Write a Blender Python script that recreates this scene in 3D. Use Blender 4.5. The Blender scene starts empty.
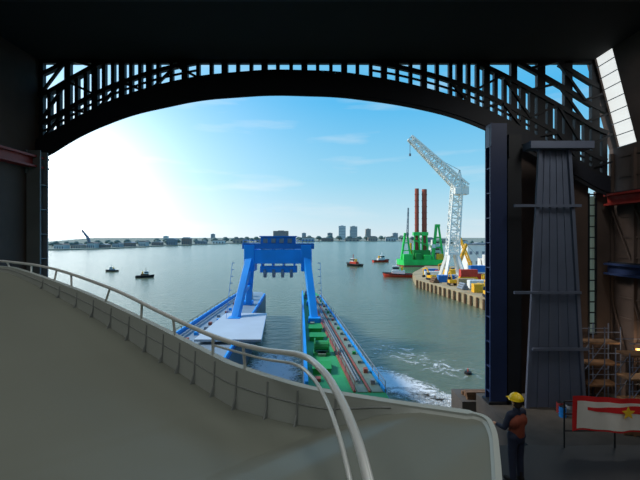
import bpy, bmesh, math, random
from mathutils import Vector, Matrix
random.seed(7)
C = bpy.context.scene.collection
HC, F, HV = 20.0, 400.0, 237.0
def P(u, v, y): return Vector(((u-320)/F*y, y, HC-(v-HV)/F*y))
def lin(c): return tuple((x/255/12.92 if x/255 <= .04045 else ((x/255+.055)/1.055)**2.4) for x in c)

# ---------------------------------------------------------------- materials
MATS = {}
def mat(name, rgb, rough=.6, metal=0., var=.15, scale=1.0, bump=0., emit=None):
    if name in MATS: return MATS[name]
    m = bpy.data.materials.new(name); m.use_nodes = True
    nt = m.node_tree; b = nt.nodes['Principled BSDF']
    b.inputs['Roughness'].default_value = rough; b.inputs['Metallic'].default_value = metal
    c = lin(rgb)
    tc = nt.nodes.new('ShaderNodeTexCoord')
    n = nt.nodes.new('ShaderNodeTexNoise'); n.inputs['Scale'].default_value = scale; n.inputs['Detail'].default_value = 5
    nt.links.new(tc.outputs['Object'], n.inputs['Vector'])
    r = nt.nodes.new('ShaderNodeValToRGB')
    r.color_ramp.elements[0].position = .3; r.color_ramp.elements[1].position = .7
    r.color_ramp.elements[0].color = (*[x*(1-var) for x in c], 1)
    r.color_ramp.elements[1].color = (*[min(1, x*(1+var)) for x in c], 1)
    nt.links.new(n.outputs['Fac'], r.inputs['Fac']); nt.links.new(r.outputs['Color'], b.inputs['Base Color'])
    if bump:
        bp = nt.nodes.new('ShaderNodeBump'); bp.inputs['Strength'].default_value = bump
        nt.links.new(n.outputs['Fac'], bp.inputs['Height']); nt.links.new(bp.outputs['Normal'], b.inputs['Normal'])
    if emit:
        b.inputs['Emission Color'].default_value = (*c, 1); b.inputs['Emission Strength'].default_value = emit
    MATS[name] = m; return m

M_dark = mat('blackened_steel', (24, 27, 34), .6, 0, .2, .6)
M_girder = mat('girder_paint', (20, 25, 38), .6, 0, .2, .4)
M_navy = mat('navy_paint', (36, 52, 92), .5, 0, .15, .3)
M_leaf = mat('door_grey_blue', (98, 108, 130), .6, 0, .15, .3)
M_colgrey = mat('column_grey', (120, 124, 128), .6, 0, .15, .3)
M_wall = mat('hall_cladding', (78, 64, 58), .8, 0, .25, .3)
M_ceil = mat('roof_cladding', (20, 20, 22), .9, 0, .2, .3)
M_conc = mat('concrete', (78, 74, 70), .9, 0, .25, .5, .2)
M_red = mat('crane_red', (150, 44, 36), .5)
M_deck = mat('deck_paint', (124, 129, 120), .42, 0, .05, .5)
M_bulw = mat('bulwark_paint', (180, 188, 184), .45, 0, .05, .8)
M_rib = mat('rib_paint', (145, 152, 152), .5, 0, .06, .8)
M_rail = mat('rail_paint', (222, 228, 228), .3, .2, .04, 2)
M_blue = mat('gantry_blue', (20, 152, 240), .45, 0, .1, .3)
M_blue2 = mat('hull_blue', (24, 122, 204), .5, 0, .15, .2)
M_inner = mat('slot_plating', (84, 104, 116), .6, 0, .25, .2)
M_green = mat('deck_green', (46, 156, 96), .6, 0, .2, .3)
M_pale = mat('pale_deck', (180, 196, 210), .6, 0, .08, .2)
M_gdk = mat('arm_deck_grey', (128, 148, 164), .6, 0, .15, .2)
M_redhull = mat('antifouling_red', (130, 42, 44), .6)
M_maroon = mat('walkway_rust', (150, 84, 70), .6)
M_gdeck = mat('walkway_grey_green', (116, 136, 124), .6)
M_grey = mat('machinery_grey', (130, 138, 148), .5)
M_lime = mat('vessel_green', (44, 208, 92), .5, 0, .2, .15)
M_lime2 = mat('vessel_dark_green', (26, 146, 62), .5, 0, .2, .15)
M_spud = mat('spud_rust', (158, 72, 52), .6, 0, .2, .2)
M_white = mat('white_paint', (232, 232, 228), .5, 0, .05, .3)
M_cream = mat('crane_white', (242, 240, 232), .5, 0, .04, .3)
M_yellow = mat('machine_yellow', (244, 182, 36), .5)
M_orange = mat('tug_orange_red', (206, 62, 40), .5)
M_black = mat('rubber_black', (18, 18, 20), .7)
M_glass = mat('dark_glass', (30, 40, 50), .1)
M_quay = mat('quay_paving', (168, 150, 116), .9, 0, .25, .2)
M_timber = mat('timber', (112, 84, 60), .8, 0, .3, 2)
M_land = mat('haze_tinted_ground', (128, 136, 124), 1, 0, .3, .01)  # ground colour greyed to carry distance haze
M_tree = mat('haze_tinted_foliage', (104, 120, 114), 1, 0, .25, .2)  # aerial haze mixed into the foliage base colour
M_skin = mat('skin', (206, 158, 130), .5, 0, .05, 8)
M_cover = mat('navy_workwear', (34, 42, 66), .8, 0, .15, 6)
M_hiv = mat('rust_vest', (130, 62, 44), .7, 0, .1, 6)
M_helm = mat('helmet_yellow', (250, 214, 30), .3, 0, .03, 4)
M_cloth = mat('banner_white', (240, 238, 232), .8, 0, .04, 3)
M_clred = mat('banner_red', (222, 40, 44), .8, 0, .06, 3)
M_clyel = mat('banner_yellow', (250, 205, 50), .8, 0, .06, 3)
M_warm = mat('work_lamp_glow', (255, 190, 110), .5, emit=1.2)
M_skyl = mat('skylight_glow_glazing', (236, 240, 238), .5, emit=.9)  # white emission added to the glazing, standing in for daylight

def frosted():
    m = bpy.data.materials.new('frosted_glazing'); m.use_nodes = True; nt = m.node_tree
    o = nt.nodes['Material Output']
    t = nt.nodes.new('ShaderNodeBsdfTranslucent')
    n = nt.nodes.new('ShaderNodeTexNoise'); n.inputs['Scale'].default_value = 2
    r = nt.nodes.new('ShaderNodeValToRGB'); r.color_ramp.elements[0].color = (.35, .28, .2, 1); r.color_ramp.elements[1].color = (.8, .74, .62, 1)
    nt.links.new(n.outputs['Fac'], r.inputs['Fac']); nt.links.new(r.outputs['Color'], t.inputs['Color'])
    nt.links.new(t.outputs[0], o.inputs['Surface']); return m
M_frost = frosted()

# ---------------------------------------------------------------- mesh builder
class MB:
    def __init__(s): s.bm = bmesh.new()
    def box(s, c, size, rz=0):
        r = bmesh.ops.create_cube(s.bm, size=1)
        M = Matrix.Translation(c) @ Matrix.Rotation(rz, 4, 'Z') @ Matrix.Diagonal((*size, 1))
        bmesh.ops.transform(s.bm, matrix=M, verts=r['verts']); return s
    def bb(s, a, b):
        a = Vector(a); b = Vector(b)
        return s.box((a+b)/2, [abs(x) for x in (b-a)])
    def beam(s, a, b, w, h=None):
        a = Vector(a); b = Vector(b); h = h or w; d = b-a
        if d.length < 1e-5: return s
        q = d.to_track_quat('Z', 'Y')
        r = bmesh.ops.create_cube(s.bm, size=1)
        M = Matrix.Translation((a+b)/2) @ q.to_matrix().to_4x4() @ Matrix.Diagonal((w, h, d.length, 1))
        bmesh.ops.transform(s.bm, matrix=M, verts=r['verts']); return s
    def cyl(s, a, b, r1, r2=None, seg=12):
        a = Vector(a); b = Vector(b); d = b-a
        r2 = r1 if r2 is None else r2
        q = d.to_track_quat('Z', 'Y')
        r = bmesh.ops.create_cone(s.bm, cap_ends=True, segments=seg, radius1=r1, radius2=r2, depth=d.length)
        bmesh.ops.transform(s.bm, matrix=Matrix.Translation((a+b)/2) @ q.to_matrix().to_4x4(), verts=r['verts']); return s
    def sph(s, c, r, sc=(1, 1, 1), seg=16):
        q = bmesh.ops.create_uvsphere(s.bm, u_segments=seg, v_segments=max(6, seg*2//3), radius=r)
        bmesh.ops.transform(s.bm, matrix=Matrix.Translation(c) @ Matrix.Diagonal((*sc, 1)), verts=q['verts']); return s
    def prism(s, pts, z0, z1):
        a = [s.bm.verts.new((p[0], p[1], z0)) for p in pts]; b = [s.bm.verts.new((p[0], p[1], z1)) for p in pts]
        n = len(pts); s.bm.faces.new(a[::-1]); s.bm.faces.new(b)
        for i in range(n): s.bm.faces.new((a[i], a[(i+1) % n], b[(i+1) % n], b[i]))
        return s
    def prismY(s, pts, y0, y1):
        a = [s.bm.verts.new((p[0], y0, p[1])) for p in pts]; b = [s.bm.verts.new((p[0], y1, p[1])) for p in pts]
        n = len(pts); s.bm.faces.new(a); s.bm.faces.new(b[::-1])
        for i in range(n): s.bm.faces.new((a[(i+1) % n], a[i], b[i], b[(i+1) % n]))
        return s
    def grid(s, rows):
        V = [[s.bm.verts.new(p) for p in r] for r in rows]
        for i in range(len(V)-1):
            for j in range(len(V[0])-1):
                s.bm.faces.new((V[i][j], V[i][j+1], V[i+1][j+1], V[i+1][j]))
        return s
    def lattice(s, a, b, w0, w1, n, t, up=Vector((0, 1, 0))):
        a = Vector(a); b = Vector(b); d = (b-a).normalized(); x = d.cross(up).normalized(); y = d.cross(x).normalized()
        def cor(k):
            f = k/n; c = a.lerp(b, f); w = (w0+(w1-w0)*f)/2
            return [c+x*w*i+y*w*j for i, j in ((-1, -1), (1, -1), (1, 1), (-1, 1))]
        for k in range(n):
            p = cor(k); q = cor(k+1)
            for i in range(4):
                s.beam(p[i], q[i], t)
                j = (i+1) % 4
                s.beam(p[i] if k % 2 else p[j], q[j] if k % 2 else q[i], t*.6)
                s.beam(q[i], q[j], t*.6)
        return s
    def tube(s, pts, r, seg=10):
        rings = []
        for i, p in enumerate(pts):
            p = Vector(p); d = (Vector(pts[min(i+1, len(pts)-1)])-Vector(pts[max(i-1, 0)])).normalized()
            x = d.cross(Vector((0, 0, 1))).normalized(); y = x.cross(d).normalized()
            rings.append([s.bm.verts.new(p+x*r*math.cos(t*2*math.pi/seg)+y*r*math.sin(t*2*math.pi/seg)) for t in range(seg)])
        for i in range(len(rings)-1):
            for t in range(seg):
                s.bm.faces.new((rings[i][t], rings[i][(t+1) % seg], rings[i+1][(t+1) % seg], rings[i+1][t]))
        s.bm.faces.new(rings[0][::-1]); s.bm.faces.new(rings[-1]); return s
    def obj(s, name, m, parent=None, loc=None, smooth=False, bevel=0, **props):
        bmesh.ops.recalc_face_normals(s.bm, faces=s.bm.faces)
        me = bpy.data.meshes.new(name); s.bm.to_mesh(me); s.bm.free()
        if smooth:
            for f in me.polygons: f.use_smooth = True
        me.materials.append(m)
        o = bpy.data.objects.new(name, me); C.objects.link(o)
        if parent: o.parent = parent
        if loc: o.location = loc
        if bevel:
            b = o.modifiers.new('bevel', 'BEVEL'); b.width = bevel; b.segments = 2; b.limit_method = 'ANGLE'
        for k, v in props.items(): o[k] = v
        return o
def thing(name, label, cat, loc=(0, 0, 0), rz=0, sc=1, group=None):
    o = bpy.data.objects.new(name, None); C.objects.link(o); o.location = loc; o.rotation_euler[2] = rz; o.scale = (sc,)*3
    o.empty_display_size = .5
    o['label'] = label; o['category'] = cat
    if group: o['group'] = group
    return o
def clone(src, loc, rz=0, label=None, sc=None):
    n = src.copy(); C.objects.link(n); n.location = loc; n.rotation_euler[2] = rz
    if sc: n.scale = sc if hasattr(sc, '__len__') else (sc,)*3
    if label: n['label'] = label
    def rec(a, b):
        for ch in a.children:
            if ch is n: continue
            k = ch.copy(); C.objects.link(k); k.parent = b; rec(ch, k)
    rec(src, n)
    return n
def interp(pts, u):
    if u <= pts[0][0]: return pts[0][1]
    for (a, b), (c, d) in zip(pts, pts[1:]):
        if u <= c: return b+(d-b)*(u-a)/(c-a)
    return pts[-1][1]
def catmull(pts, n=8):
    pts = [Vector(p) for p in pts]; out = []
    for i in range(len(pts)-1):
        p0 = pts[max(i-1, 0)]; p1 = pts[i]; p2 = pts[i+1]; p3 = pts[min(i+2, len(pts)-1)]
        for k in range(n):
            t = k/n
            out.append(.5*((2*p1)+(p2-p0)*t+(2*p0-5*p1+4*p2-p3)*t*t+(3*p1-p0-3*p2+p3)*t**3))
    out.append(pts[-1]); return out

# ---------------------------------------------------------------- world
w = bpy.data.worlds.new('sky'); bpy.context.scene.world = w; w.use_nodes = True
nt = w.node_tree; nt.nodes.clear()
N = nt.nodes.new; L = nt.links.new
tc = N('ShaderNodeTexCoord'); sep = N('ShaderNodeSeparateXYZ'); L(tc.outputs['Generated'], sep.inputs[0])
rp = N('ShaderNodeValToRGB'); L(sep.outputs['Z'], rp.inputs['Fac'])
cr = rp.color_ramp; cr.elements[0].position = 0; cr.elements[0].color = (*lin((212, 230, 238)), 1)
cr.elements[1].position = 1; cr.elements[1].color = (*lin((70, 140, 210)), 1)
for p_, c_ in ((.05, (192, 226, 240)), (.14, (148, 212, 240)), (.32, (84, 186, 240)), (.42, (110, 194, 238)), (.6, (84, 166, 226))):
    e = cr.elements.new(p_); e.color = (*lin(c_), 1)
sd = Vector((-.66, 1, .10)).normalized()
dot = N('ShaderNodeVectorMath'); dot.operation = 'DOT_PRODUCT'; L(tc.outputs['Generated'], dot.inputs[0]); dot.inputs[1].default_value = sd
mx = N('ShaderNodeMath'); mx.operation = 'MAXIMUM'; L(dot.outputs['Value'], mx.inputs[0]); mx.inputs[1].default_value = 0
def powm(e, k):
    a = N('ShaderNodeMath'); a.operation = 'POWER'; L(mx.outputs[0], a.inputs[0]); a.inputs[1].default_value = e
    b = N('ShaderNodeMath'); b.operation = 'MULTIPLY'; L(a.outputs[0], b.inputs[0]); b.inputs[1].default_value = k; return b
g1 = powm(13, .5); g2 = powm(70, 1.2)
ad = N('ShaderNodeMath'); L(g1.outputs[0], ad.inputs[0]); L(g2.outputs[0], ad.inputs[1])
glow = N('ShaderNodeMixRGB'); glow.blend_type = 'ADD'; glow.inputs[0].default_value = 1
gc = N('ShaderNodeMixRGB'); gc.blend_type = 'MULTIPLY'; gc.inputs[0].default_value = 1; gc.inputs[1].default_value = (1, .97, .92, 1); L(ad.outputs[0], gc.inputs[2])
mp = N('ShaderNodeMapping'); mp.inputs['Scale'].default_value = (3, 3, 22); L(tc.outputs['Generated'], mp.inputs[0])
nz = N('ShaderNodeTexNoise'); nz.inputs['Scale'].default_value = 1.0; nz.inputs['Detail'].default_value = 6; L(mp.outputs[0], nz.inputs[0])
cr2 = N('ShaderNodeValToRGB'); cr2.color_ramp.elements[0].position = .54; cr2.color_ramp.elements[1].position = .76; cr2.color_ramp.elements[1].color = (.45, .45, .45, 1)
L(nz.outputs['Fac'], cr2.inputs['Fac'])
cm = N('ShaderNodeMixRGB'); L(cr2.outputs['Color'], cm.inputs[0]); L(rp.outputs['Color'], cm.inputs[1]); cm.inputs[2].default_value = (*lin((226, 236, 242)), 1)
L(cm.outputs[0], glow.inputs[1]); L(gc.outputs[0], glow.inputs[2])
bg = N('ShaderNodeBackground'); bg.inputs['Strength'].default_value = 1.0; L(glow.outputs[0], bg.inputs[0])
wo = N('ShaderNodeOutputWorld'); L(bg.outputs[0], wo.inputs[0])
bpy.context.scene.view_settings.view_transform = 'Standard'

sl = bpy.data.lights.new('sun', 'SUN'); sl.energy = 3.6; sl.angle = .25; sl.color = (1, .94, .85)
so = bpy.data.objects.new('sun', sl); C.objects.link(so); so.location = (-60, 60, 90)
so.rotation_euler = Vector((-.8, .08, .65)).to_track_quat('Z', 'Y').to_euler()

# ---------------------------------------------------------------- water
def water_mat():
    m = bpy.data.materials.new('river_water'); m.use_nodes = True; nt = m.node_tree; b = nt.nodes['Principled BSDF']
    b.inputs['Roughness'].default_value = .2; b.inputs['IOR'].default_value = 1.33
    tc = nt.nodes.new('ShaderNodeTexCoord')
    n1 = nt.nodes.new('ShaderNodeTexNoise'); n1.inputs['Scale'].default_value = .01; n1.inputs['Detail'].default_value = 4
    r = nt.nodes.new('ShaderNodeValToRGB'); r.color_ramp.elements[0].position = .35; r.color_ramp.elements[1].position = .65
    r.color_ramp.elements[0].color = (*lin((86, 98, 78)), 1); r.color_ramp.elements[1].color = (*lin((104, 112, 88)), 1)
    nt.links.new(tc.outputs['Object'], n1.inputs[0]); nt.links.new(n1.outputs['Fac'], r.inputs[0]); nt.links.new(r.outputs[0], b.inputs['Base Color'])
    n2 = nt.nodes.new('ShaderNodeTexNoise'); n2.inputs['Scale'].default_value = .45; n2.inputs['Detail'].default_value = 6; n2.inputs['Roughness'].default_value = .6
    mp = nt.nodes.new('ShaderNodeMapping'); mp.inputs['Scale'].default_value = (.6, 1.2, 1); nt.links.new(tc.outputs['Object'], mp.inputs[0])
    nt.links.new(mp.outputs[0], n2.inputs[0])
    bp = nt.nodes.new('ShaderNodeBump'); bp.inputs['Strength'].default_value = .5; bp.inputs['Distance'].default_value = .7
    nt.links.new(n2.outputs['Fac'], bp.inputs['Height']); nt.links.new(bp.outputs[0], b.inputs['Normal']); return m
MB().grid([[(-5000, -29, 0), (5000, -29, 0)], [(-5000, 9000, 0), (5000, 9000, 0)]]).obj('river_water', water_mat(), label='grey-green rippled river surface', category='water', kind='stuff')

def foam_mat(name, t0, t1, scale, fall):
    m = bpy.data.materials.new(name); m.use_nodes = True; nt = m.node_tree; b = nt.nodes['Principled BSDF']
    b.inputs['Base Color'].default_value = (.93, .95, .94, 1); b.inputs['Roughness'].default_value = .9
    tc = nt.nodes.new('ShaderNodeTexCoord')
    mp = nt.nodes.new('ShaderNodeMapping'); mp.inputs['Location'].default_value = (-1, -1, 0); mp.inputs['Scale'].default_value = (2, 2, 0)
    nt.links.new(tc.outputs['Generated'], mp.inputs[0])
    le = nt.nodes.new('ShaderNodeVectorMath'); le.operation = 'LENGTH'; nt.links.new(mp.outputs[0], le.inputs[0])
    sq = nt.nodes.new('ShaderNodeMath'); sq.operation = 'POWER'; nt.links.new(le.outputs['Value'], sq.inputs[0]); sq.inputs[1].default_value = 1.8
    n = nt.nodes.new('ShaderNodeTexNoise'); n.inputs['Scale'].default_value = scale; n.inputs['Detail'].default_value = 10; n.inputs['Distortion'].default_value = 1.6; n.inputs['Roughness'].default_value = .75
    nt.links.new(tc.outputs['Object'], n.inputs[0])
    s = nt.nodes.new('ShaderNodeMath'); s.operation = 'MULTIPLY_ADD'; nt.links.new(sq.outputs[0], s.inputs[0]); s.inputs[1].default_value = -fall; nt.links.new(n.outputs['Fac'], s.inputs[2])
    r = nt.nodes.new('ShaderNodeValToRGB'); r.color_ramp.elements[0].position = t0; r.color_ramp.elements[1].position = t1
    nt.links.new(s.outputs[0], r.inputs[0]); nt.links.new(r.outputs[0], b.inputs['Alpha']); return m
M_foam = foam_mat('foam_dense', .27, .43, .7, .32)
M_foam3 = foam_mat('foam_slot', .22, .40, .8, .26)
M_foam2 = foam_mat('foam_sparse', .49, .66, .35, .2)
def foam(c, rx, ry, rz, label, m=None):
    rows = []
    for i in range(9):
        rows.append([((i/4-1)*rx, (j/4-1)*ry, .12) for j in range(9)])
    o = MB().grid(rows).obj('wake_foam', m or M_foam, loc=(c[0], c[1], 0), smooth=True, label=label, category='foam', kind='stuff'); o.rotation_euler[2] = rz
foam((10.0, 55), 12, 4.2, -.95, 'white churned wake foam beside the vessel hull')
foam((15.6, 48.8), 7, 2.8, -.3, 'white churned wake foam near the quay corner')
foam((-7.0, 59), 4.1, 12, .05, 'white foam between the two hull arms', M_foam3)
foam((16, 66), 20, 8, -.9, 'thin streaky foam trailing over the wake', M_foam2)

# ---------------------------------------------------------------- hall
LOW = [(35, 160), (50, 150), (80, 131), (130, 111), (200, 96), (270, 91), (340, 93), (400, 101), (450, 112), (487, 126), (515, 140), (560, 166), (612, 196)]
TOP = [(35, 146), (50, 135), (100, 107), (150, 89), (200, 78), (270, 72), (340, 74), (400, 84), (450, 97), (490, 113), (520, 129), (560, 151), (612, 183)]
def smooth_i(pts, u): return sum(interp(pts, u+d) for d in (-16, -8, 0, 8, 16))/5
def XZ(u, v): return ((u-320)/10, HC+(HV-v)/10)
us = list(range(35, 612, 6))+[611]
pl = [XZ(u, smooth_i(LOW, u)) for u in us]; pt = [XZ(u, smooth_i(TOP, u)) for u in us]
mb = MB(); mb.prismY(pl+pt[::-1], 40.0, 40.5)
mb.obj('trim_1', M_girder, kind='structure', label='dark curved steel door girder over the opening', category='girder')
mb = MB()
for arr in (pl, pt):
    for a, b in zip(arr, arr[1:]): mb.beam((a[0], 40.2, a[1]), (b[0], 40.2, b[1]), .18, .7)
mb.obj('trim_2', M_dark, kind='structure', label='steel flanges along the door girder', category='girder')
mb = MB()
u = 36; k = 0
while u < 610:
    v = smooth_i(TOP, u)
    side = u < 150 or u > 440
    main = k % 3 == 0
    a = XZ(u, v); b = XZ(u, 57 if (main or not side) else max(57, v-48))
    if v > 58: mb.beam((a[0], 40.8, a[1]), (b[0], 40.8, b[1]), (.62 if main else .36) if u < 520 else (.8 if main else .5), .5)
    u += 9.2 if side else 13.5; k += 1
for off in (20, 48, 70, 92):
    for a, b in zip(us, us[1:]):
        va = smooth_i(TOP, a)-off; vb = smooth_i(TOP, b)-off
        if min(va, vb) < 59: continue
        p = XZ(a, va); q = XZ(b, vb); mb.beam((p[0], 40.7, p[1]), (q[0], 40.7, q[1]), .7 if off == 48 else .45, .4)
        if off == 20:
            p = XZ(a, va+8); q = XZ(b, vb+8); mb.beam((p[0], 40.7, p[1]), (q[0], 40.7, q[1]), .12, .2)
for lo, hi in ((0, 20), (20, 48), (48, 70), (70, 92)):
    i = 0; u = 36
    while u < 590:
        if (u < 190 or u > 430):
            va = smooth_i(TOP, u)-lo; vb = smooth_i(TOP, u+27.6)-hi
            if i % 2: va = smooth_i(TOP, u)-hi; vb = smooth_i(TOP, u+27.6)-lo
            if min(va, vb) > 57:
                p = XZ(u, va); q = XZ(u+27.6, vb); mb.beam((p[0], 40.5, p[1]), (q[0], 40.5, q[1]), .3, .2)
        i += 1; u += 27.6
mb.beam((-28.5, 40.8, 37.9), (28, 40.8, 37.9), .5, .5)
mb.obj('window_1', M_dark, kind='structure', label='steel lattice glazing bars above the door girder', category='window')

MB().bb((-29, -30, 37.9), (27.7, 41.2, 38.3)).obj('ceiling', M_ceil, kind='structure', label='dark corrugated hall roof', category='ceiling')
MB().bb((-29, -30, .02), (-28.5, 41.2, 37.9)).obj('wall_left', M_wall, kind='structure', label='dark clad hall side wall', category='wall')
MB().bb((-29, -30.5, .02), (30.5, -30, 38)).obj('wall_back', M_wall, kind='structure', label='dark clad hall end wall', category='wall')
mb = MB().bb((30, -30, 4), (30.4, 41.5, 29))
for y0, y1 in ((-30, 37.9), (40.3, 41.5)):
    mb.prismY([(30, 29), (30.4, 29), (28.0, 38.2), (27.6, 38.2)], y0, y1)
for y in range(-28, 42, 3): mb.box((29.85, y, 16), (.3, .3, 25))
for z in range(6, 29, 2): mb.box((29.95, 5, z), (.1, 70, .15))
for y in range(26, 40, 3): mb.beam((29.8, y, 6), (29.8, y+3, 14), .12).beam((29.8, y, 17), (29.8, y+3, 23), .12)
mb.obj('wall_right', M_wall, kind='structure', label='brown clad hall side wall with steel posts', category='wall')
mb = MB()
for i in range(9):
    f = i/8; x = 30-2.4*f; z = 29+9.2*f
    mb.beam((x, 37.9, z), (x, 40.3, z), .05, .08)
mb.obj('window_2', M_grey, kind='structure', label='barred sloping rooflight strip', category='window')
MB().prismY([(30.2, 29), (30.25, 29), (27.85, 38.2), (27.8, 38.2)], 37.9, 40.3).obj('window_5', M_skyl, kind='structure', label='rooflight glazing with added daylight glow', category='window')
def wallpoly(u0, u1):
    n = [u0+(u1-u0)*i/6 for i in range(7)]
    return [XZ(u, smooth_i(LOW, u)+.3) for u in n]+[((u1-320)/10, 4), ((u0-320)/10, 4)]
mb = MB().prismY(wallpoly(512, 595), 41.0, 41.4).prismY(wallpoly(603, 624), 41.0, 41.4)
mb.bb((27.5, 41, 4), (28.3, 41.4, 10))
mb.obj('wall_front', M_wall, kind='structure', label='dark clad wall beside the great door opening', category='wall')
mb = MB()
for z in [10+1.1*i for i in range(14)]: mb.bb((27.5, 40.9, z), (28.3, 41.1, z+.12))
mb.bb((27.45, 40.9, 10), (27.6, 41.1, 24.5)); mb.bb((28.2, 40.9, 10), (28.35, 41.1, 24))
mb.obj('window_3', M_dark, kind='structure', label='tall narrow barred window strip', category='window')
MB().bb((27.5, 41.15, 10), (28.3, 41.2, 24.2)).obj('window_4', M_frost, kind='structure', label='frosted beige glazing in tall window strip', category='window')
MB().bb((16, -30, -3), (30.4, 41.0, 4)).obj('floor', M_conc, kind='structure', label='concrete hall floor beside the slipway', category='floor')
MB().bb((14.6, 41.05, -3), (32, 44.5, 3.1)).obj('quay_apron', M_conc, label='low concrete quay apron at the door corner', category='quay')
def hcol(name, x0, x1, y, z0, z1, m, label):
    o = thing(name, label, 'column', ((x0+x1)/2, y, z0))
    w = x1-x0; h = z1-z0; t = .14
    MB().bb((-w/2, -.6, 0), (w/2, -.45, h)).bb((-w/2, .45, 0), (w/2, .6, h)).bb((-t, -.45, 0), (t, .45, h)).bb((-w/2, -.8, h-2.2), (-w/2+.12, .6, h)).obj('shaft', m, o)
    MB().bb((-w/2-.2, -.8, 0), (w/2+.2, .8, .25)).obj('base_plate', M_dark, o)
    mb = MB()
    for i in range(int(h//2.4)): mb.bb((-w/2+.05, -.46, 1+i*2.4), (w/2-.05, .45, 1.08+i*2.4))
    mb.obj('stiffener', m, o)
    return o
hcol('door_column', 16.3, 17.9, 38.9, 4, 30.9, M_navy, 'navy steel column beside the great door opening')
hcol('door_column', 18.0, 19.3, 38.9, 4, 29.8, M_dark, 'dark steel column backing the navy door column')
hcol('door_column', -28.4, -27.1, 39.3, .05, 28.4, M_colgrey, 'grey steel column at the far edge of the opening')
def Q(u, v, y=37.6): return P(u, v, y)
leaf = thing('sliding_door_leaf', 'tapered blue-grey ribbed steel door buttress', 'door', (22.2, 37.6, 4))
def rel(p): return p-Vector((22.2, 37.6, 4))
a, b, c, d = [rel(Q(*t)) for t in ((539, 150), (568, 150), (583, 402), (526, 402))]
MB().prismY([(a.x, a.z), (b.x, b.z), (c.x, 0), (d.x, 0)], 0, .25).obj('panel', M_leaf, leaf)
MB().beam(a+Vector((0, -.15, 0)), Vector((d.x, -.15, 0)), .3, .3).obj('edge_beam', M_leaf, leaf)
MB().beam(b+Vector((0, -.15, 0)), Vector((c.x, -.15, 0)), .3, .3).obj('edge_beam', M_leaf, leaf)
for i in range(1, 5):
    f = i/5; MB().beam(a.lerp(b, f)+Vector((0, -.06, 0)), Vector((d.x+(c.x-d.x)*f, -.06, 0)), .08, .14).obj('rib', M_leaf, leaf)
for v_, u0, u1 in ((206, 512, 578), (292, 512, 578), (348, 530, 585)):
    p = rel(Q(u0, v_)); q = rel(Q(u1, v_)); MB().beam(p+Vector((0, -.42, 0)), q+Vector((0, -.42, 0)), .22, .25).obj('strut', M_leaf, leaf)
mb = MB(); p = rel(Q(526, 150)); q = rel(Q(588, 143)); mb.bb((p.x, -.9, p.z), (q.x, .6, q.z)); mb.obj('top_platform', M_leaf, leaf)
def runway(x, z, label, m=M_red):
    o = thing('crane_runway_beam', label, 'beam', (x, 5, z), group='crane runway beams')
    MB().bb((-.5, -34, .8), (.5, 35.5, 1.0)).bb((-.5, -34, -.15), (.5, 35.5, .05)).bb((-.1, -34, .05), (.1, 35.5, .8)).obj('girder', m, o)
    MB().bb((-.08, -34, 1.0), (.08, 35.5, 1.15)).obj('rail', M_dark, o)
runway(-27.9, 26.9, 'red steel crane runway beam along the side wall')
runway(29.2, 23.3, 'red steel crane runway beam above the scaffold')
runway(29.2, 16.4, 'dark steel service beam along the side wall', M_navy)
for i, y in enumerate((-20, -8, 4, 16, 28)):
    o = thing('roof_truss', 'dark steel truss spanning under the roof', 'truss', (-.5, y, 37.3), group='roof trusses')
    MB().lattice((-27.8, 0, 0), (27.8, 0, 0), .9, .9, 24, .12, Vector((0, 0, 1))).obj('frame', M_dark, o)
for x, y, e_ in ((-14, 8, 480), (0, 8, 480), (14, 8, 560), (-14, -12, 520), (0, -12, 520), (14, -12, 460), (23, 26, 1000)):  # unseen fill areas added to brighten the deck, bulwark and right side
    al = bpy.data.lights.new('hall_fill', 'AREA'); al.energy = e_; al.shape = 'RECTANGLE'; al.size = 3; al.size_y = 10; al.color = (1, 1, .95)
    ao = bpy.data.objects.new('hall_fill', al); C.objects.link(ao); ao.location = (x, y, 36.6)

def scaffold(x, y, wd, dp, h, label):
    o = thing('scaffold_tower', label, 'scaffold', (x, y, 4), group='scaffold towers on the hall floor')
    for i in (0, .5, 1):
        for j in (0, 1): MB().cyl((-wd/2+wd*i, -dp/2+dp*j, 0), (-wd/2+wd*i, -dp/2+dp*j, h), .05, seg=6).obj('upright', M_leaf, o)
    z = 2
    while z < h:
        MB().bb((-wd/2, -dp/2, z-.15), (wd/2, dp/2, z)).obj('plank_deck', M_timber, o)
        for j in (-.5, .5):
            MB().cyl((-wd/2, dp*j, z+1), (wd/2, dp*j, z+1), .04, seg=6).obj('guard_rail', M_leaf, o); MB().cyl((-wd/2, dp*j, z-2), (0, dp*j, z), .04, seg=6).obj('brace', M_leaf, o)
        z += 2
scaffold(26.9, 38.6, 3.0, 1.6, 7.5, 'scaffold tower with timber decks and guard rails')
scaffold(27.6, 34.5, 3.0, 1.6, 6.2, 'scaffold tower with timber decks beside the wall')
cab = thing('site_cabin', 'dark brown steel site cabin with door and window', 'cabin', (23.8, 39.7, 4))
MB().bb((-1.3, -1, 0), (1.3, 1, 3.4)).obj('body', M_wall, cab, bevel=.05); MB().bb((-1.4, -1.1, 3.4), (1.4, 1.1, 3.55)).obj('roof', M_dark, cab)
MB().bb((-.9, -1.05, 0), (-.1, -1, 2.1)).obj('door', M_navy, cab); MB().bb((.3, -1.05, 1.2), (1.0, -1, 2.0)).obj('window', M_glass, cab)
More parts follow.
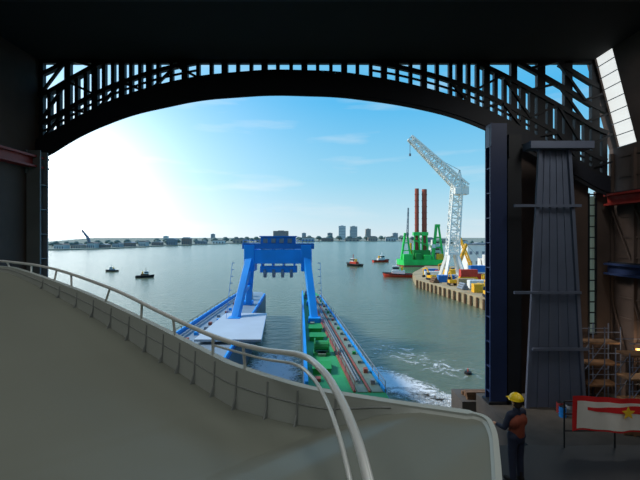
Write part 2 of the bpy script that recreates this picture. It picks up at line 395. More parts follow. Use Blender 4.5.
def worklamp(x, y, h, e):
    o = thing('work_lamp', 'small floodlight on a tripod pole', 'lamp', (x, y, 4), group='work lamps')
    MB().cyl((0, 0, 0), (0, 0, h), .05, seg=6).beam((0, 0, .9), (.5, .3, 0), .04).beam((0, 0, .9), (-.5, .3, 0), .04).beam((0, 0, .9), (0, -.6, 0), .04).obj('pole', M_black, o)
    MB().box((0, 0, h+.15), (.3, .2, .25)).obj('lamp_head', M_warm, o)
    pl_ = bpy.data.lights.new('work_light', 'POINT'); pl_.energy = e; pl_.color = (1, .74, .48); pl_.shadow_soft_size = .3
    po = bpy.data.objects.new('work_light', pl_); C.objects.link(po); po.location = (x-.1, y-.6, 4+h+.4)
worklamp(29.4, 37.0, 5.4, 130)
for x, y, rz, s_, l_ in ((24.2, 34.5, .2, .8, 'wooden shipping crate on the hall floor'), (25.4, 32.6, -.3, .7, 'small wooden crate beside the scaffold')):
    cr_ = thing('crate', l_, 'crate', (x, y, 4), rz, s_, 'crates on the hall floor')
    MB().bb((-1, -.8, .1), (1, .8, 1.3)).obj('body', M_timber, cr_, bevel=.03)
    for xa, xb in ((-1.05, -.85), (.85, 1.05), (-.1, .1)): MB().bb((xa, -.85, 0), (xb, .85, 1.35)).obj('batten', M_timber, cr_)
for x, y, m_, l_ in ((21.6, 35.6, M_blue2, 'blue steel drum on the hall floor'), (22.4, 35.9, M_grey, 'grey steel drum on the hall floor'), (21.9, 36.5, M_redhull, 'dark red steel drum on the hall floor')):
    dr = thing('steel_drum', l_, 'drum', (x, y, 4), group='drums on the hall floor')
    MB().cyl((0, 0, 0), (0, 0, .9), .3, seg=18).cyl((0, 0, .3), (0, 0, .34), .32, seg=18).cyl((0, 0, .6), (0, 0, .64), .32, seg=18).obj('body', m_, dr)
    MB().cyl((0, 0, .9), (0, 0, .92), .27, seg=18).obj('lid', M_dark, dr)
tp = thing('timber_stack', 'stack of rough timber baulks on the quay corner', 'timber', (16.6, 42.7, 3.1))
for i in range(6):
    MB().beam((-1.4+random.random()*.3, -1+.42*(i % 4), .2+.4*(i//4)), (1.4-random.random()*.3, -1+.45*(i % 4), .2+.4*(i//4)), .36).obj('baulk', M_timber, tp)
bo = thing('mooring_bollard', 'black twin mooring bollard on the quay apron', 'bollard', (19.6, 42.6, 3.1))
MB().bb((-.7, -.3, 0), (.7, .3, .1)).cyl((-.4, 0, .1), (-.4, 0, .8), .16).cyl((.4, 0, .1), (.4, 0, .8), .16).cyl((-.4, 0, .75), (-.4, 0, .9), .22).cyl((.4, 0, .75), (.4, 0, .9), .22).obj('body', M_black, bo)

# ---------------------------------------------------------------- own vessel
ship = thing('dredging_vessel', 'large blue dredging vessel with twin hull arms and gantry', 'ship', (-4, 30, 0))
SO = Vector((-4, 30, 0))
def S(s, y, z=0): return Vector((s-.05*y, y, z))-SO
def s2(s, y): v = S(s, y); return (v.x, v.y)
def sr(y): return 7.8-(y-36)*.05
def slf(y): return -18.6+(y-40)*.06
def ringR(i): return [(.4+i, 34), (sr(34)-i, 34), (sr(96)-i, 96), (3.8-i, 102-i), (1.4+i, 102-i), (.4+i, 98-i)]
def ringL(i): return [(slf(34)+i, 34), (-8.4-i, 34), (-8.4-i, 98-i), (-9.6-i, 102-i), (-13.8+i, 102-i), (slf(96)+i, 96)]
hullp = [(slf(34), -12), (sr(34), -12), (sr(34), 34), (sr(96), 96), (3.8, 102), (1.4, 102), (.4, 98), (.4, 34), (-8.4, 34), (-8.4, 98), (-9.6, 102), (-13.8, 102), (slf(96), 96), (slf(34), 34)]
MB().prism([s2(*p) for p in hullp], -3, 5.9).obj('hull', M_blue2, ship)
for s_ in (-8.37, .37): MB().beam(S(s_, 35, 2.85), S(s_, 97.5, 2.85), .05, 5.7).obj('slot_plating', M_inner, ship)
MB().prism([s2(*p) for p in ringR(.1)], 5.9, 6.0).obj('deck_plating', M_green, ship, label='green painted arm deck')
MB().prism([s2(*p) for p in ringL(.1)], 5.9, 6.0).obj('deck_plating', M_gdk, ship, label='blue-grey arm deck')
MB().prism([s2(*p) for p in ((slf(34)+.1, -11.9), (sr(34)-.1, -11.9), (sr(34)-.1, 34), (slf(34)+.1, 34))], 5.9, 6.02).obj('deck_plating', M_green, ship)
def strip(o0, o1, y0, y1, z0, z1, m, name):
    MB().prism([s2(*p) for p in ((sr(y0)-o0, y0), (sr(y0)-o1, y0), (sr(y1)-o1, y1), (sr(y1)-o0, y1))], z0, z1).obj(name, m, ship)
strip(3.0, 2.75, 36, 95, 6.0, 6.15, M_maroon, 'kerb_strip')
strip(2.6, 1.7, 36, 95, 6.0, 6.06, M_gdeck, 'walkway')
strip(1.3, .3, 36, 95, 6.0, 6.08, M_gdeck, 'walkway')
strip(1.6, 1.4, 36, 95, 6.0, 6.15, M_maroon, 'kerb_strip')
strip(.22, .0, 36, 95, 6.0, 6.3, M_blue, 'gunwale')
MB().beam(S(.6, 36, 6.5), S(.6, 97, 6.5), .3, 1.0).obj('coaming', M_blue, ship)
MB().beam(S(-8.6, 36, 6.15), S(-8.6, 97, 6.15), .25, .35).obj('coaming', M_blue, ship)
MB().beam(S(slf(40)+.15, 40, 6.3), S(slf(96)+.15, 96, 6.3), .3, .6).obj('gunwale', M_blue, ship)
for o0, r_ in ((2.3, .1), (2.0, .07)):
    MB().cyl(S(sr(38)-o0, 38, 6.3), S(sr(94)-o0, 94, 6.3), r_, seg=8).obj('deck_pipe', M_grey, ship)
MB().cyl(S(slf(40)+1.2, 40, 6.35), S(slf(94)+1.2, 94, 6.35), .15, seg=8).obj('deck_pipe', M_grey, ship)
for i in range(18):
    y = 38+3.2*i; MB().box(S(sr(y)-.8, y, 6.25), (.4, .4+.4*random.random(), .25+.25*random.random())).obj('deck_fitting', [M_grey, M_maroon, M_gdeck, M_lime2][i % 4], ship)
    MB().box(S(slf(y)+2.4+random.random(), y, 6.2), (.5, .6, .3+.3*random.random())).obj('deck_fitting', [M_blue, M_grey, M_maroon][i % 3], ship)
for i in range(12):
    y = 39+4.2*i; MB().box(S(1.5+random.random()*2, y, 6.15), (.4+random.random()*.6, .4+random.random(), .3)).obj('deck_fitting', [M_maroon, M_lime2, M_gdeck, M_green][i % 4], ship)
def railing(fn, m_, y0=36, y1=96, n=25, r=.04):
    mb = MB()
    for z in (.5, 1.0): mb.cyl(S(fn(y0), y0, 6+z), S(fn(y1), y1, 6+z), r, seg=6)
    for i in range(n): y = y0+(y1-y0)*i/(n-1); mb.cyl(S(fn(y), y, 6), S(fn(y), y, 7.02), r, seg=6)
    mb.obj('railing', m_, ship)
railing(lambda y: sr(y)-.12, M_grey); railing(lambda y: slf(y)+.15, M_dark); railing(lambda y: sr(y)-2.87, M_redhull, r=.025)
for s_, y, m_ in ((2.0, 92, M_grey), (-12.5, 94, M_grey), (2.6, 48, M_green), (-11.5, 89, M_grey)):
    mb = MB(); c = S(s_, y, 6.0); mb.bb(c+Vector((-1, -.8, 0)), c+Vector((1, .8, .3))); mb.cyl(c+Vector((-.8, 0, 1)), c+Vector((.8, 0, 1)), .6); mb.cyl(c+Vector((-.9, 0, 1)), c+Vector((-.75, 0, 1)), .9); mb.cyl(c+Vector((.75, 0, 1)), c+Vector((.9, 0, 1)), .9)
    mb.obj('winch', m_, ship)
for y in (42, 55, 60):
    mb = MB(); c = S(2.3, y, 6.0); mb.bb(c+Vector((-.9, -1.2, 0)), c+Vector((.9, 1.2, .5))); mb.bb(c+Vector((-1, -1.3, .5)), c+Vector((1, 1.3, .6))); mb.obj('deck_hatch', M_lime2, ship)
MB().prism([s2(*p) for p in ((-13.8, 52), (-5.0, 52), (-5.8, 70), (-13.0, 70))], 6.36, 6.7).obj('work_platform', M_pale, ship, bevel=.05, label='flat pale grey work platform')
# gantry
gan = bpy.data.objects.new('gantry', None); C.objects.link(gan); gan.parent = ship
GY = 75
def leg(st, sb, sgn):
    for yb, yt in ((66, 74.2), (83, 76.2)):
        MB().beam(S(sb, yb, 6), S(st, yt, 16.5), 1.2, 1.25).obj('leg', M_blue, gan, bevel=.05)
        MB().box(S(sb, yb, 6.4), (2.0, 2.0, .8)).obj('leg_foot', M_blue, gan, bevel=.05)
    MB().beam(S((sb*.6+st*.4), 69.5, 10.2), S(sb*.6+st*.4, 80.3, 10.2), .6, .6).obj('side_brace', M_blue, gan)
    MB().beam(S((sb*.3+st*.7), 72.2, 13.4), S(sb*.3+st*.7, 78, 13.4), .5, .5).obj('side_brace', M_blue, gan)
    mb = MB()
    for i in range(9):
        mb.beam(S(sb-sgn*1.2, 65+i*.7, 6.6+i*1.1), S(sb-sgn*.7, 65+i*.7, 6.6+i*1.1), .05, .1)
    mb.beam(S(sb-sgn*1.2, 64.7, 6.2), S(sb-sgn*1.2, 71, 15.4), .06, .08)
    mb.obj('access_stair', M_blue2, gan)
leg(1.2, 2.4, -1); leg(-9.2, -10.8, 1)
a = S(-10.2, GY, 16.4); b = S(2.2, GY, 16.4)
MB().beam(a, b, 3.4, 2.6).obj('crossbeam', M_blue, gan, bevel=.1)
for f in (.08, .92): p = a.lerp(b, f); MB().box(p+Vector((0, -.2, -.3)), (1.9, 3.4, 4.8)).obj('crossbeam_end', M_blue, gan, bevel=.08)
for f in (.26, .42, .58, .74): p = a.lerp(b, f); MB().box(p+Vector((0, -.1, 0)), (.25, 2.9, 3.7)).obj('crossbeam_rib', M_blue, gan)
for f in (.34, .5, .66): p = a.lerp(b, f); MB().box(p+Vector((0, -1.33, .1)), (.9, .12, 1.5)).obj('crossbeam_hatch', M_blue2, gan)
MB().beam(S(-10.6, GY-1.6, 18.3), S(2.6, GY-1.6, 18.3), .2, 1.0).obj('walkway', M_blue2, gan)
MB().bb(S(-7.4, GY-1, 13.4), S(-.6, GY-1, 14.6)+Vector((0, 1.8, 0))).obj('sheave_frame', M_blue, gan, bevel=.05)
for f in (.14, .38, .62, .86): p = S(-7.4, GY, 13.3).lerp(S(-.6, GY, 13.3), f); MB().cyl(p+Vector((-.25, -.6, 0)), p+Vector((.25, -.6, 0)), .85, seg=20).obj('sheave', M_grey, gan)
c = S(-4.0, GY, 18.2)
MB().bb(c+Vector((-3.2, -1.4, 0)), c+Vector((3.2, 1.4, 1.9))).bb(c+Vector((-3.4, -1.6, 1.8)), c+Vector((3.4, 1.6, 2.0))).obj('winch_house', M_blue2, gan)
for i in range(4): MB().box(c+Vector((-2.3+1.5*i, -1.45, 1.1)), (.8, .08, .8)).obj('winch_house_window', M_grey, gan)
for x0, x1 in ((-10.4, -7.5), (-.5, 2.4)):
    mb = MB()
    for z in (.5, 1.0): mb.cyl(S(x0, GY-1.8, 18.4+z), S(x1, GY-1.8, 18.4+z), .05, seg=6)
    for k in range(4): x = x0+(x1-x0)*k/3; mb.cyl(S(x, GY-1.8, 18.3), S(x, GY-1.8, 19.4), .05, seg=6)
    mb.obj('top_railing', M_blue2, gan)

# bridge deck, bulwark, handrail
OUT = [(-90, 259, 11), (-40, 263, 10), (0, 266, 9), (20, 269, 8.6), (80, 290, 7.2), (150, 322, 5.9), (213, 354, 4.8), (240, 366, 4.45), (290, 382, 4.1), (330, 391, 3.9), (400, 402, 3.65), (450, 409, 3.5), (482, 415, 3.35), (493, 428, 3.1), (497, 455, 2.75), (500, 500, 2.3), (506, 620, 1.6)]
oc = catmull([P(*t) for t in OUT], 8)
H = [(-90, .1), (0, .1), (80, .3), (150, .42), (240, .45), (330, .34), (380, .12), (420, .04), (900, .03)]
inn = []; bot = []; outl = []
for i, p in enumerate(oc):
    d = (oc[min(i+1, len(oc)-1)]-oc[max(i-1, 0)]); d.z = 0; d.normalize(); nrm = Vector((d.y, -d.x, 0))
    u = 320+p.x/p.y*F; h = interp(H, u)
    wd_ = .045 if u < 470 else .02
    inn.append(p+nrm*wd_); bot.append(p+nrm*(wd_+.02)-Vector((0, 0, h))); outl.append(p-nrm*min(.04, wd_))
def R(l): return [q-SO for q in l]
dn = [q-Vector((0, 0, .03)) for q in outl]; dn2 = [q-Vector((0, 0, 1.9)) for q in oc]
MB().grid([R(dn), R(outl), R(inn), R([q-Vector((0, 0, .03)) for q in inn])]).obj('bulwark_cap', M_bulw, ship, smooth=False)
MB().grid([R([q-Vector((0, 0, .02)) for q in inn]), R(bot)]).obj('bulwark', M_bulw, ship, smooth=True)
MB().grid([R([q-Vector((0, 0, .03)) for q in oc]), R(dn2)]).obj('outer_plating', M_white, ship, smooth=True)
n = len(oc); near = []; back = []
for i, q in enumerate(bot):
    f = i/(n-1); x = -9.5+(.72+9.5)*f
    near.append(Vector((x, .7, 18.2))); back.append(Vector((x, -8, 18.2)))
rows = [R(bot)]
for k in range(1, 6): rows.append(R([a.lerp(b, k/6) for a, b in zip(bot, near)]))
rows += [R(near), R(back)]
MB().grid(rows).obj('bridge_deck', M_deck, ship, smooth=True)
acc = 0; last = inn[0]
for i in range(1, n):
    acc += (inn[i]-last).length; last = inn[i]
    u = 320+oc[i].x/oc[i].y*F
    if acc > .36 and 40 < u < 345:
        acc = 0
        t = inn[i]-Vector((0, 0, .04)); b_ = bot[i]; d = (inn[i]-inn[i-1]).normalized(); nn = Vector((d.y, -d.x, 0)).normalized()
        mb = MB(); A = t; B = b_+nn*.005; D = b_+nn*.06; E = t+nn*.012; F2 = t.lerp(b_, .7)+nn*.018
        th = d*.009
        v1 = [mb.bm.verts.new(q-SO-th) for q in (A, B, D, F2, E)]; v2 = [mb.bm.verts.new(q-SO+th) for q in (A, B, D, F2, E)]
        mb.bm.faces.new(v1); mb.bm.faces.new(v2[::-1])
        for k in range(5): mb.bm.faces.new((v1[(k+1) % 5], v1[k], v2[k], v2[(k+1) % 5]))
        mb.obj('bulwark_bracket', M_rib, ship)
mid = [a.lerp(b, .45) for a, b in zip(inn, bot)]
MB().tube(R(mid[16:80]), .010, 6).obj('bulwark_stringer', M_rib, ship)
RL = [(-60, 257, 10), (0, 261, 9), (50, 268, 8), (110, 288, 6.5), (160, 312, 5.6), (213, 336, 4.75), (260, 349, 4.1), (300, 355, 3.5), (322, 370, 3.0), (338, 394, 2.6), (350, 420, 2.3), (362, 455, 2.0), (378, 520, 1.65)]
rc = catmull([P(*t) for t in RL], 8)
MB().tube(R(rc), .027, 12).obj('handrail', M_rail, ship, smooth=True)
RL2 = [(213, 345, 4.75), (260, 358, 4.12), (294, 364, 3.55), (312, 377, 3.05), (326, 400, 2.65), (336, 426, 2.32), (346, 462, 2.02), (360, 530, 1.66)]
MB().tube(R(catmull([P(*t) for t in RL2], 8)), .014, 8).obj('lower_rail', M_rail, ship, smooth=True)
def nearest(L_, u): return min(L_, key=lambda p: abs(320+p.x/p.y*F-u))
for u in (-20, 10, 33, 54, 73, 108, 140, 176, 213, 246):
    a = nearest(rc, u); b_ = nearest(oc, u)
    MB().cyl(Vector((a.x, a.y, a.z))-SO, b_+Vector((0, 0, -.02))-SO, .018, seg=8).obj('rail_post', M_rail, ship)
a = rc[-1]; MB().cyl(a-SO, Vector((a.x, a.y, 18.2))-SO, .025, seg=8).obj('rail_post', M_rail, ship)
MB().prism([(q.x-SO.x, q.y-SO.y) for q in [Vector((p.x*.93, p.y-.35, 0)) for p in oc[:92:6]]]+[(.8-SO.x, -9-SO.y), (-9.3-SO.x, -9-SO.y)], 6.0, 17.6).obj('superstructure', M_white, ship)
MB().bb(Vector((1.15, -2, 14.8))-SO, Vector((10.6, 9.6, 15.0))-SO).obj('side_platform', M_dark, ship)
for x, y in ((6, -1), (6, 8.5), (2, 8.5)): MB().bb(Vector((x-.15, y-.15, 6))-SO, Vector((x+.15, y+.15, 14.8))-SO).obj('platform_post', M_white, ship)
mb = MB()
for z in (.4, .8, 1.1): mb.cyl(Vector((5.8, 9.5, 15+z))-SO, Vector((10.5, 9.5, 15+z))-SO, .02, seg=8)
for x in (5.8, 7, 8.2, 9.4, 10.5): mb.cyl(Vector((x, 9.5, 15))-SO, Vector((x, 9.5, 16.1))-SO, .02, seg=8)
mb.obj('platform_railing', M_dark, ship)

# banner
ba = thing('banner', 'red and white cloth banner with yellow star draped on railing', 'banner', (8.0, 9.4, 15.1))
def topz(x): return 1.19-.04*math.sin((x+2.1)*1.5)-.04*(x+2.1)*.4
def fold(x, z): return -.05-.05*math.sin(x*4.5+z*1.5)*(1.3-z)-.02*math.sin(x*11)
def cloth(name, m, x0, x1, f0, f1, off):
    rows = []
    for j in range(9):
        f = f0+(f1-f0)*j/8
        rows.append([(x, fold(x, topz(x)*f)+off, topz(x)*f+.02*math.sin(x*3)) for x in [x0+(x1-x0)*i/48 for i in range(49)]])
    MB().grid(rows).obj(name, m, ba, smooth=True)
cloth('border', M_clred, -2.1, 2.4, .3, 1.0, 0); cloth('field', M_cloth, -1.98, 2.3, .34, .9, -.012)
rows = []
for j in range(7):
    rows.append([])
    for i in range(41):
        x = -1.75+4.05*i/40; lo = .74-.26*(i/40); hi = .80+.1*(i/40); f = lo+(hi-lo)*j/6
        rows[-1].append((x, fold(x, topz(x)*f)-.024, topz(x)*f))
MB().grid(rows).obj('red_stripe', M_clred, ba, smooth=True)
st = []
for i in range(10):
    r = .16 if i % 2 == 0 else .07; t = math.pi/2+i*math.pi/5; st.append((-.88+r*math.cos(t), .83+r*math.sin(t)))
MB().prismY(st, -.17, -.16).obj('star', M_clyel, ba)

# ---------------------------------------------------------------- person
def capsules(segs, vox, name, m, parent, smooth_it=4, **kw):
    mb = MB()
    for a, b, r1, r2 in segs:
        a = Vector(a); b = Vector(b); mb.sph(a, r1, seg=14); mb.sph(b, r2, seg=14)
        if (b-a).length > 1e-4: mb.cyl(a, b, r1, r2, seg=14)
    o = mb.obj(name, m, parent, **kw)
    r = o.modifiers.new('r', 'REMESH'); r.mode = 'VOXEL'; r.voxel_size = vox; r.use_smooth_shade = True
    s = o.modifiers.new('s', 'SMOOTH'); s.iterations = smooth_it; s.factor = .5
    return o
pe = thing('person', 'person in yellow hard hat and dark workwear with rust vest', 'person', (4.0, 8.15, 15.01), math.radians(25))
hip = .92; sh = 1.42
body = [((-.10, 0, hip), (-.11, .01, .5), .085, .06), ((-.11, .01, .5), (-.11, -.01, .1), .055, .04), ((-.11, -.01, .06), (-.12, .15, .04), .045, .035),
        ((.10, 0, hip), (.12, .02, .5), .085, .06), ((.12, .02, .5), (.12, 0, .1), .055, .04), ((.12, 0, .06), (.13, .16, .04), .045, .035),
        ((-.09, 0, hip+.03), (.09, 0, hip+.03), .11, .11), ((0, 0, hip), (0, 0, 1.2), .13, .13), ((-.08, 0, 1.25), (.08, 0, 1.25), .13, .13),
        ((-.17, 0, sh-.02), (.17, 0, sh-.02), .06, .06), ((0, -.01, 1.4), (0, .01, 1.54), .06, .055),
        ((0, .0, 1.62), (0, .005, 1.66), .085, .092), ((0, .03, 1.57), (0, .05, 1.56), .06, .045),
        ((0, .095, 1.64), (0, .112, 1.615), .012, .016), ((-.088, 0, 1.63), (-.092, -.005, 1.61), .018, .014), ((.088, 0, 1.63), (.092, -.005, 1.61), .018, .014)]
def arm(sx):
    e = Vector((sx*.27, .06, 1.14)); w_ = Vector((sx*.22, .30, 1.10))
    seg = [((sx*.19, 0, sh-.02), e, .052, .042), (e, w_, .04, .028)]
    pc = w_+Vector((0, .07, -.01)); seg.append((w_, pc, .03, .036))
    for k, (o_, ln) in enumerate(((-.033, .065), (-.011, .075), (.011, .07), (.033, .055))):
        k0 = pc+Vector((o_, .03, 0)); k1 = k0+Vector((0, ln*.5, -.004)); k2 = k1+Vector((0, ln*.3, -ln*.4)); seg += [(k0, k1, .0095, .009), (k1, k2, .009, .008)]
    t0 = w_+Vector((-sx*.03, .03, 0)); t1 = t0+Vector((-sx*.03, .035, -.01)); t2 = t1+Vector((-sx*.006, .03, -.015)); seg += [(t0, t1, .012, .011), (t1, t2, .011, .009)]
    return seg
body += arm(1)+arm(-1)
capsules(body, .008, 'body', M_skin, pe, 3)
cl = [((-.10, 0, hip), (-.11, .01, .5), .105, .08), ((-.11, .01, .5), (-.11, -.01, .12), .078, .068), ((.10, 0, hip), (.12, .02, .5), .105, .08), ((.12, .02, .5), (.12, 0, .12), .078, .068),
      ((-.09, 0, hip+.03), (.09, 0, hip+.03), .125, .125), ((0, 0, hip), (0, 0, 1.2), .15, .15), ((-.08, 0, 1.25), (.08, 0, 1.25), .145, .145), ((-.17, 0, sh-.02), (.17, 0, sh-.02), .078, .078), ((0, -.01, 1.4), (0, -.005, 1.49), .08, .07)]
for sx in (1, -1):
    e = Vector((sx*.27, .06, 1.14)); w_ = Vector((sx*.22, .28, 1.10)); cl += [((sx*.19, 0, sh-.02), e, .07, .058), (e, w_, .056, .042)]
capsules(cl, .015, 'coverall', M_cover, pe)
capsules([((0, 0, 1.0), (0, 0, 1.2), .158, .16), ((-.09, 0, 1.26), (.09, 0, 1.26), .153, .153), ((-.10, 0, sh-.06), (.10, 0, sh-.06), .09, .09)], .015, 'safety_vest', M_hiv, pe)
for sx in (-1, 1): capsules([((sx*.115, -.03, .06), (sx*.125, .15, .055), .06, .05), ((sx*.115, -.005, .08), (sx*.115, -.005, .2), .06, .062)], .015, 'boot', M_black, pe)
mb = MB(); mb.sph((0, 0, 0), 1, (.013, .008, .013))
o = mb.obj('eye', M_black, pe, loc=(-.033, .088, 1.655)); o2 = o.copy(); C.objects.link(o2); o2.location.x = .033
MB().sph((0, 0, 0), 1, (.026, .008, .007)).obj('mouth', M_redhull, pe, loc=(0, .092, 1.578))
mb = MB(); r_ = bmesh.ops.create_uvsphere(mb.bm, u_segments=24, v_segments=14, radius=.135)
bmesh.ops.delete(mb.bm, geom=[v for v in mb.bm.verts if v.co.z < -.005], context='VERTS')
bmesh.ops.transform(mb.bm, matrix=Matrix.Diagonal((.95, 1.1, .95, 1)), verts=mb.bm.verts)
mb.cyl((0, .01, -.012), (0, .01, .0), .15, .145, 24)
mb.box((0, .15, -.004), (.16, .08, .012)); mb.beam((0, -.13, .03), (0, .0, .132), .03, .02); mb.beam((0, .0, .132), (0, .14, .03), .03, .02)
mb.obj('hard_hat', M_helm, pe, loc=(0, 0, 1.69), smooth=False)
capsules([((0, -.03, 1.6), (0, -.03, 1.66), .088, .09)], .01, 'hair', mat('dark_hair', (50, 36, 28), .8), pe)

# ---------------------------------------------------------------- far banks
def G(u, v): y = HC*F/(v-HV); return Vector(((u-320)/F*y, y, 0))
bank = [G(-60, 252), G(60, 250.3), G(110, 249), G(170, 246), G(240, 243.6), G(300, 241.8), G(345, 241.3), G(400, 241.3), G(420, 242.5), G(450, 246), G(520, 252), G(700, 256)]
bank = [(p[0], p[1]) for p in bank]
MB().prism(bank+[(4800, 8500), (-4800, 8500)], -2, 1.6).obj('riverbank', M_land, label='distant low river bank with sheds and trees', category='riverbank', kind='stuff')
cols = [(158, 162, 166), (184, 184, 182), (130, 136, 142), (168, 152, 140), (204, 206, 206), (140, 122, 114)]  # far building colours greyed, distance haze put into the paint
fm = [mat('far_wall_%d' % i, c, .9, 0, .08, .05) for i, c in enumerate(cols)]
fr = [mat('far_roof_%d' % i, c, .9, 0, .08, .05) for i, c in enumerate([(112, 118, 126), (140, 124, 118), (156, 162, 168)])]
M_hdoor = mat('far_door', (96, 104, 114), .8)
def shed(loc, w_, d_, h_, rz, i, label):
    o = thing('warehouse', label, 'building', loc, rz, group='warehouses on the far bank')
    MB().bb((-w_/2, -d_/2, 0), (w_/2, d_/2, h_)).obj('walls', fm[i % len(fm)], o)
    MB().prismY([(-w_/2-.5, h_), (w_/2+.5, h_), (w_/4, h_*1.22), (-w_/4, h_*1.22)], -d_/2-.4, d_/2+.4).obj('roof', fr[i % 3], o)
    for k in range(4): MB().bb((-w_/2+w_*(k+.3)/4, -d_/2-.15, 0), (-w_/2+w_*(k+.7)/4, -d_/2, h_*.55)).obj('loading_door', M_hdoor, o)
def alongbank(u):
    for (a, b) in zip(bank, bank[1:]):
        ua = 320+a[0]/a[1]*F; ub = 320+b[0]/b[1]*F
        if ua <= u <= ub:
            f = (u-ua)/(ub-ua); return a[1]+(b[1]-a[1])*f
    return 700
k = 0; u = 56
while u < 400:
    px = random.uniform(8, 18); y = alongbank(u+px/2)+(35 if u < 300 else 20); h = random.uniform(3.5, 8.0)/F*y*.75
    if 236 < u: h = random.uniform(2.5, 5)/F*y*.8
    shed(((u+px/2-320)/F*y, y, 1.6), px/F*y*.82, 16, h, 0, random.randrange(12), ('long low warehouse with pitched roof on far bank', 'small grey shed with shallow roof on far bank')[k % 2])
    u += px*random.uniform(1.1, 1.5)+1; k += 1
u = 425
while u < 510:
    y = alongbank(u)+20; px = random.uniform(8, 14); shed(((u+px/2-320)/F*y, y, 1.6), px/F*y*.85, 16, random.uniform(4, 9)/F*y*.7, 0, k, 'quayside warehouse behind the harbour crane'); u += px*1.4; k += 1
def tower(u, vt, px, y, label, i):
    x = (u-320)/F*y; h = HC-(vt-HV)/F*y-1.6; w_ = px/F*y
    o = thing('apartment_tower', label, 'building', (x, y, 1.6), group='apartment towers on the skyline')
    MB().bb((-w_/2, -w_/2, 0), (w_/2, w_/2, h)).bb((-w_*.2, -w_*.2, h), (w_*.2, w_*.2, h+h*.05)).obj('walls', fm[i], o)
    nf = 9
    for j in range(nf): MB().bb((-w_*.45, -w_/2-.3, h*(j+.3)/nf), (w_*.45, -w_/2, h*(j+.65)/nf)).obj('window_band', M_grey, o)
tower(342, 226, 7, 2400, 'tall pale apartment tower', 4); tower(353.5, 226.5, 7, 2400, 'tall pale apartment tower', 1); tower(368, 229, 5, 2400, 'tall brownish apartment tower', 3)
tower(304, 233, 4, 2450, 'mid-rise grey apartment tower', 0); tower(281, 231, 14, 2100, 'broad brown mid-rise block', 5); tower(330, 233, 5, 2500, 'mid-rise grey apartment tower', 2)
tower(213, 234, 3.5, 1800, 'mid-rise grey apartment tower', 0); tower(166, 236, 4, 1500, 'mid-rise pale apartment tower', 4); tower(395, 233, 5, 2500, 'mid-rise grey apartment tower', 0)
mb = MB()
for i in range(9):
    a = random.random()*6.28; r = random.random()*3.2; mb.sph((r*math.cos(a), r*math.sin(a), 5.5+random.random()*4.5), random.uniform(2, 3.2), seg=8)
base = None
tl = 'haze-tinted round-crowned tree on the far bank'
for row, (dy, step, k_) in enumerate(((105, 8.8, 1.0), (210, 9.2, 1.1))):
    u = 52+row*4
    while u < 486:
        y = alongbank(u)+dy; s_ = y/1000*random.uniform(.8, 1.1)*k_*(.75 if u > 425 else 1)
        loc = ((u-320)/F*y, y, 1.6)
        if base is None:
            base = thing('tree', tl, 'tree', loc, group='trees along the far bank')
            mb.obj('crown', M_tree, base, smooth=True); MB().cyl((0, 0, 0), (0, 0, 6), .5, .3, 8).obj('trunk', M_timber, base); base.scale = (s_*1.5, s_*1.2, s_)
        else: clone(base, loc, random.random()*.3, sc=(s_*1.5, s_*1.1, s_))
        u += step*random.uniform(.98, 1.2)

def harbour_crane(name, label, base_, tip, head, legs_w, m, thick, tw0, tw1, jw):
    o = thing(name, label, 'crane', base_)
    b = Vector(base_); t = Vector(tip)-b; h = Vector(head)-b
    pt_ = Vector((0, 0, legs_w*1.3))
    for i in (-1, 1):
        for j in (-1, 1): MB().beam((i*legs_w/2, j*legs_w/2, thick*.5), (i*tw0*.35, j*tw0*.35, pt_.z), thick*2.2).obj('leg', m, o)
    for i in (-1, 1):
        MB().beam((i*legs_w*.42, -legs_w*.42, legs_w*.2), (i*legs_w*.42, legs_w*.42, legs_w*.2), thick).obj('sill_beam', m, o); MB().beam((-legs_w*.42, i*legs_w*.42, legs_w*.2), (legs_w*.42, i*legs_w*.42, legs_w*.2), thick).obj('sill_beam', m, o)
    MB().box(pt_, (tw0*1.1, tw0*1.1, thick*2)).obj('portal', m, o)
    MB().lattice(pt_, h, tw0, tw1, 12, thick).obj('tower', m, o)
    MB().lattice(h+(h-t).normalized()*jw*.9, t, jw*1.1, jw*.5, 14, thick*1.15).obj('jib', m, o)
    ap = h+Vector((tw1*.3, 0, jw*1.3)); mb = MB(); mb.beam(ap, h+Vector((-tw1*.4, 0, 0)), thick); mb.beam(ap, h+Vector((tw1*.6, 0, 0)), thick); mb.beam(ap, h.lerp(t, .55)+Vector((0, 0, jw*.3)), thick*.5)
    mb.obj('apex_frame', m, o)
    e = h+(h-t).normalized()*jw*.7+Vector((0, 0, -jw*.3)); MB().box(e, (jw*1.1, jw*.9, jw*.8)).obj('counterweight', m, o)
    MB().box(h+Vector((-tw1*.2, -tw1*.7, -jw*.9)), (tw1*.7, tw1*.7, jw*.6)).obj('cab', m, o)
    mb = MB(); mb.cyl(t, t+Vector((0, 0, -jw*1.6)), thick*.25, seg=6); mb.box(t+Vector((0, 0, -jw*1.7)), (thick*1.5, thick, thick*2)); mb.obj('hook', M_grey, o)
    return o
QY = 158
harbour_crane('harbour_crane', 'tall white lattice harbour crane standing on the quay', (52.2, QY, 3.1), P(410, 138, QY), P(457, 183, QY), 8.0, M_cream, .5, 4.0, 3.4, 3.9)
harbour_crane('harbour_crane', 'small distant grey harbour crane on far bank', (G(86, 248.2).x, G(86, 248.2).y+10, 1.7), P(82, 230, 720), P(88, 238, 720), 7, mat('far_crane', (120, 130, 150), .8), .7, 3.0, 2.4, 2.6)  # crane colour tinted blue-grey for distance haze

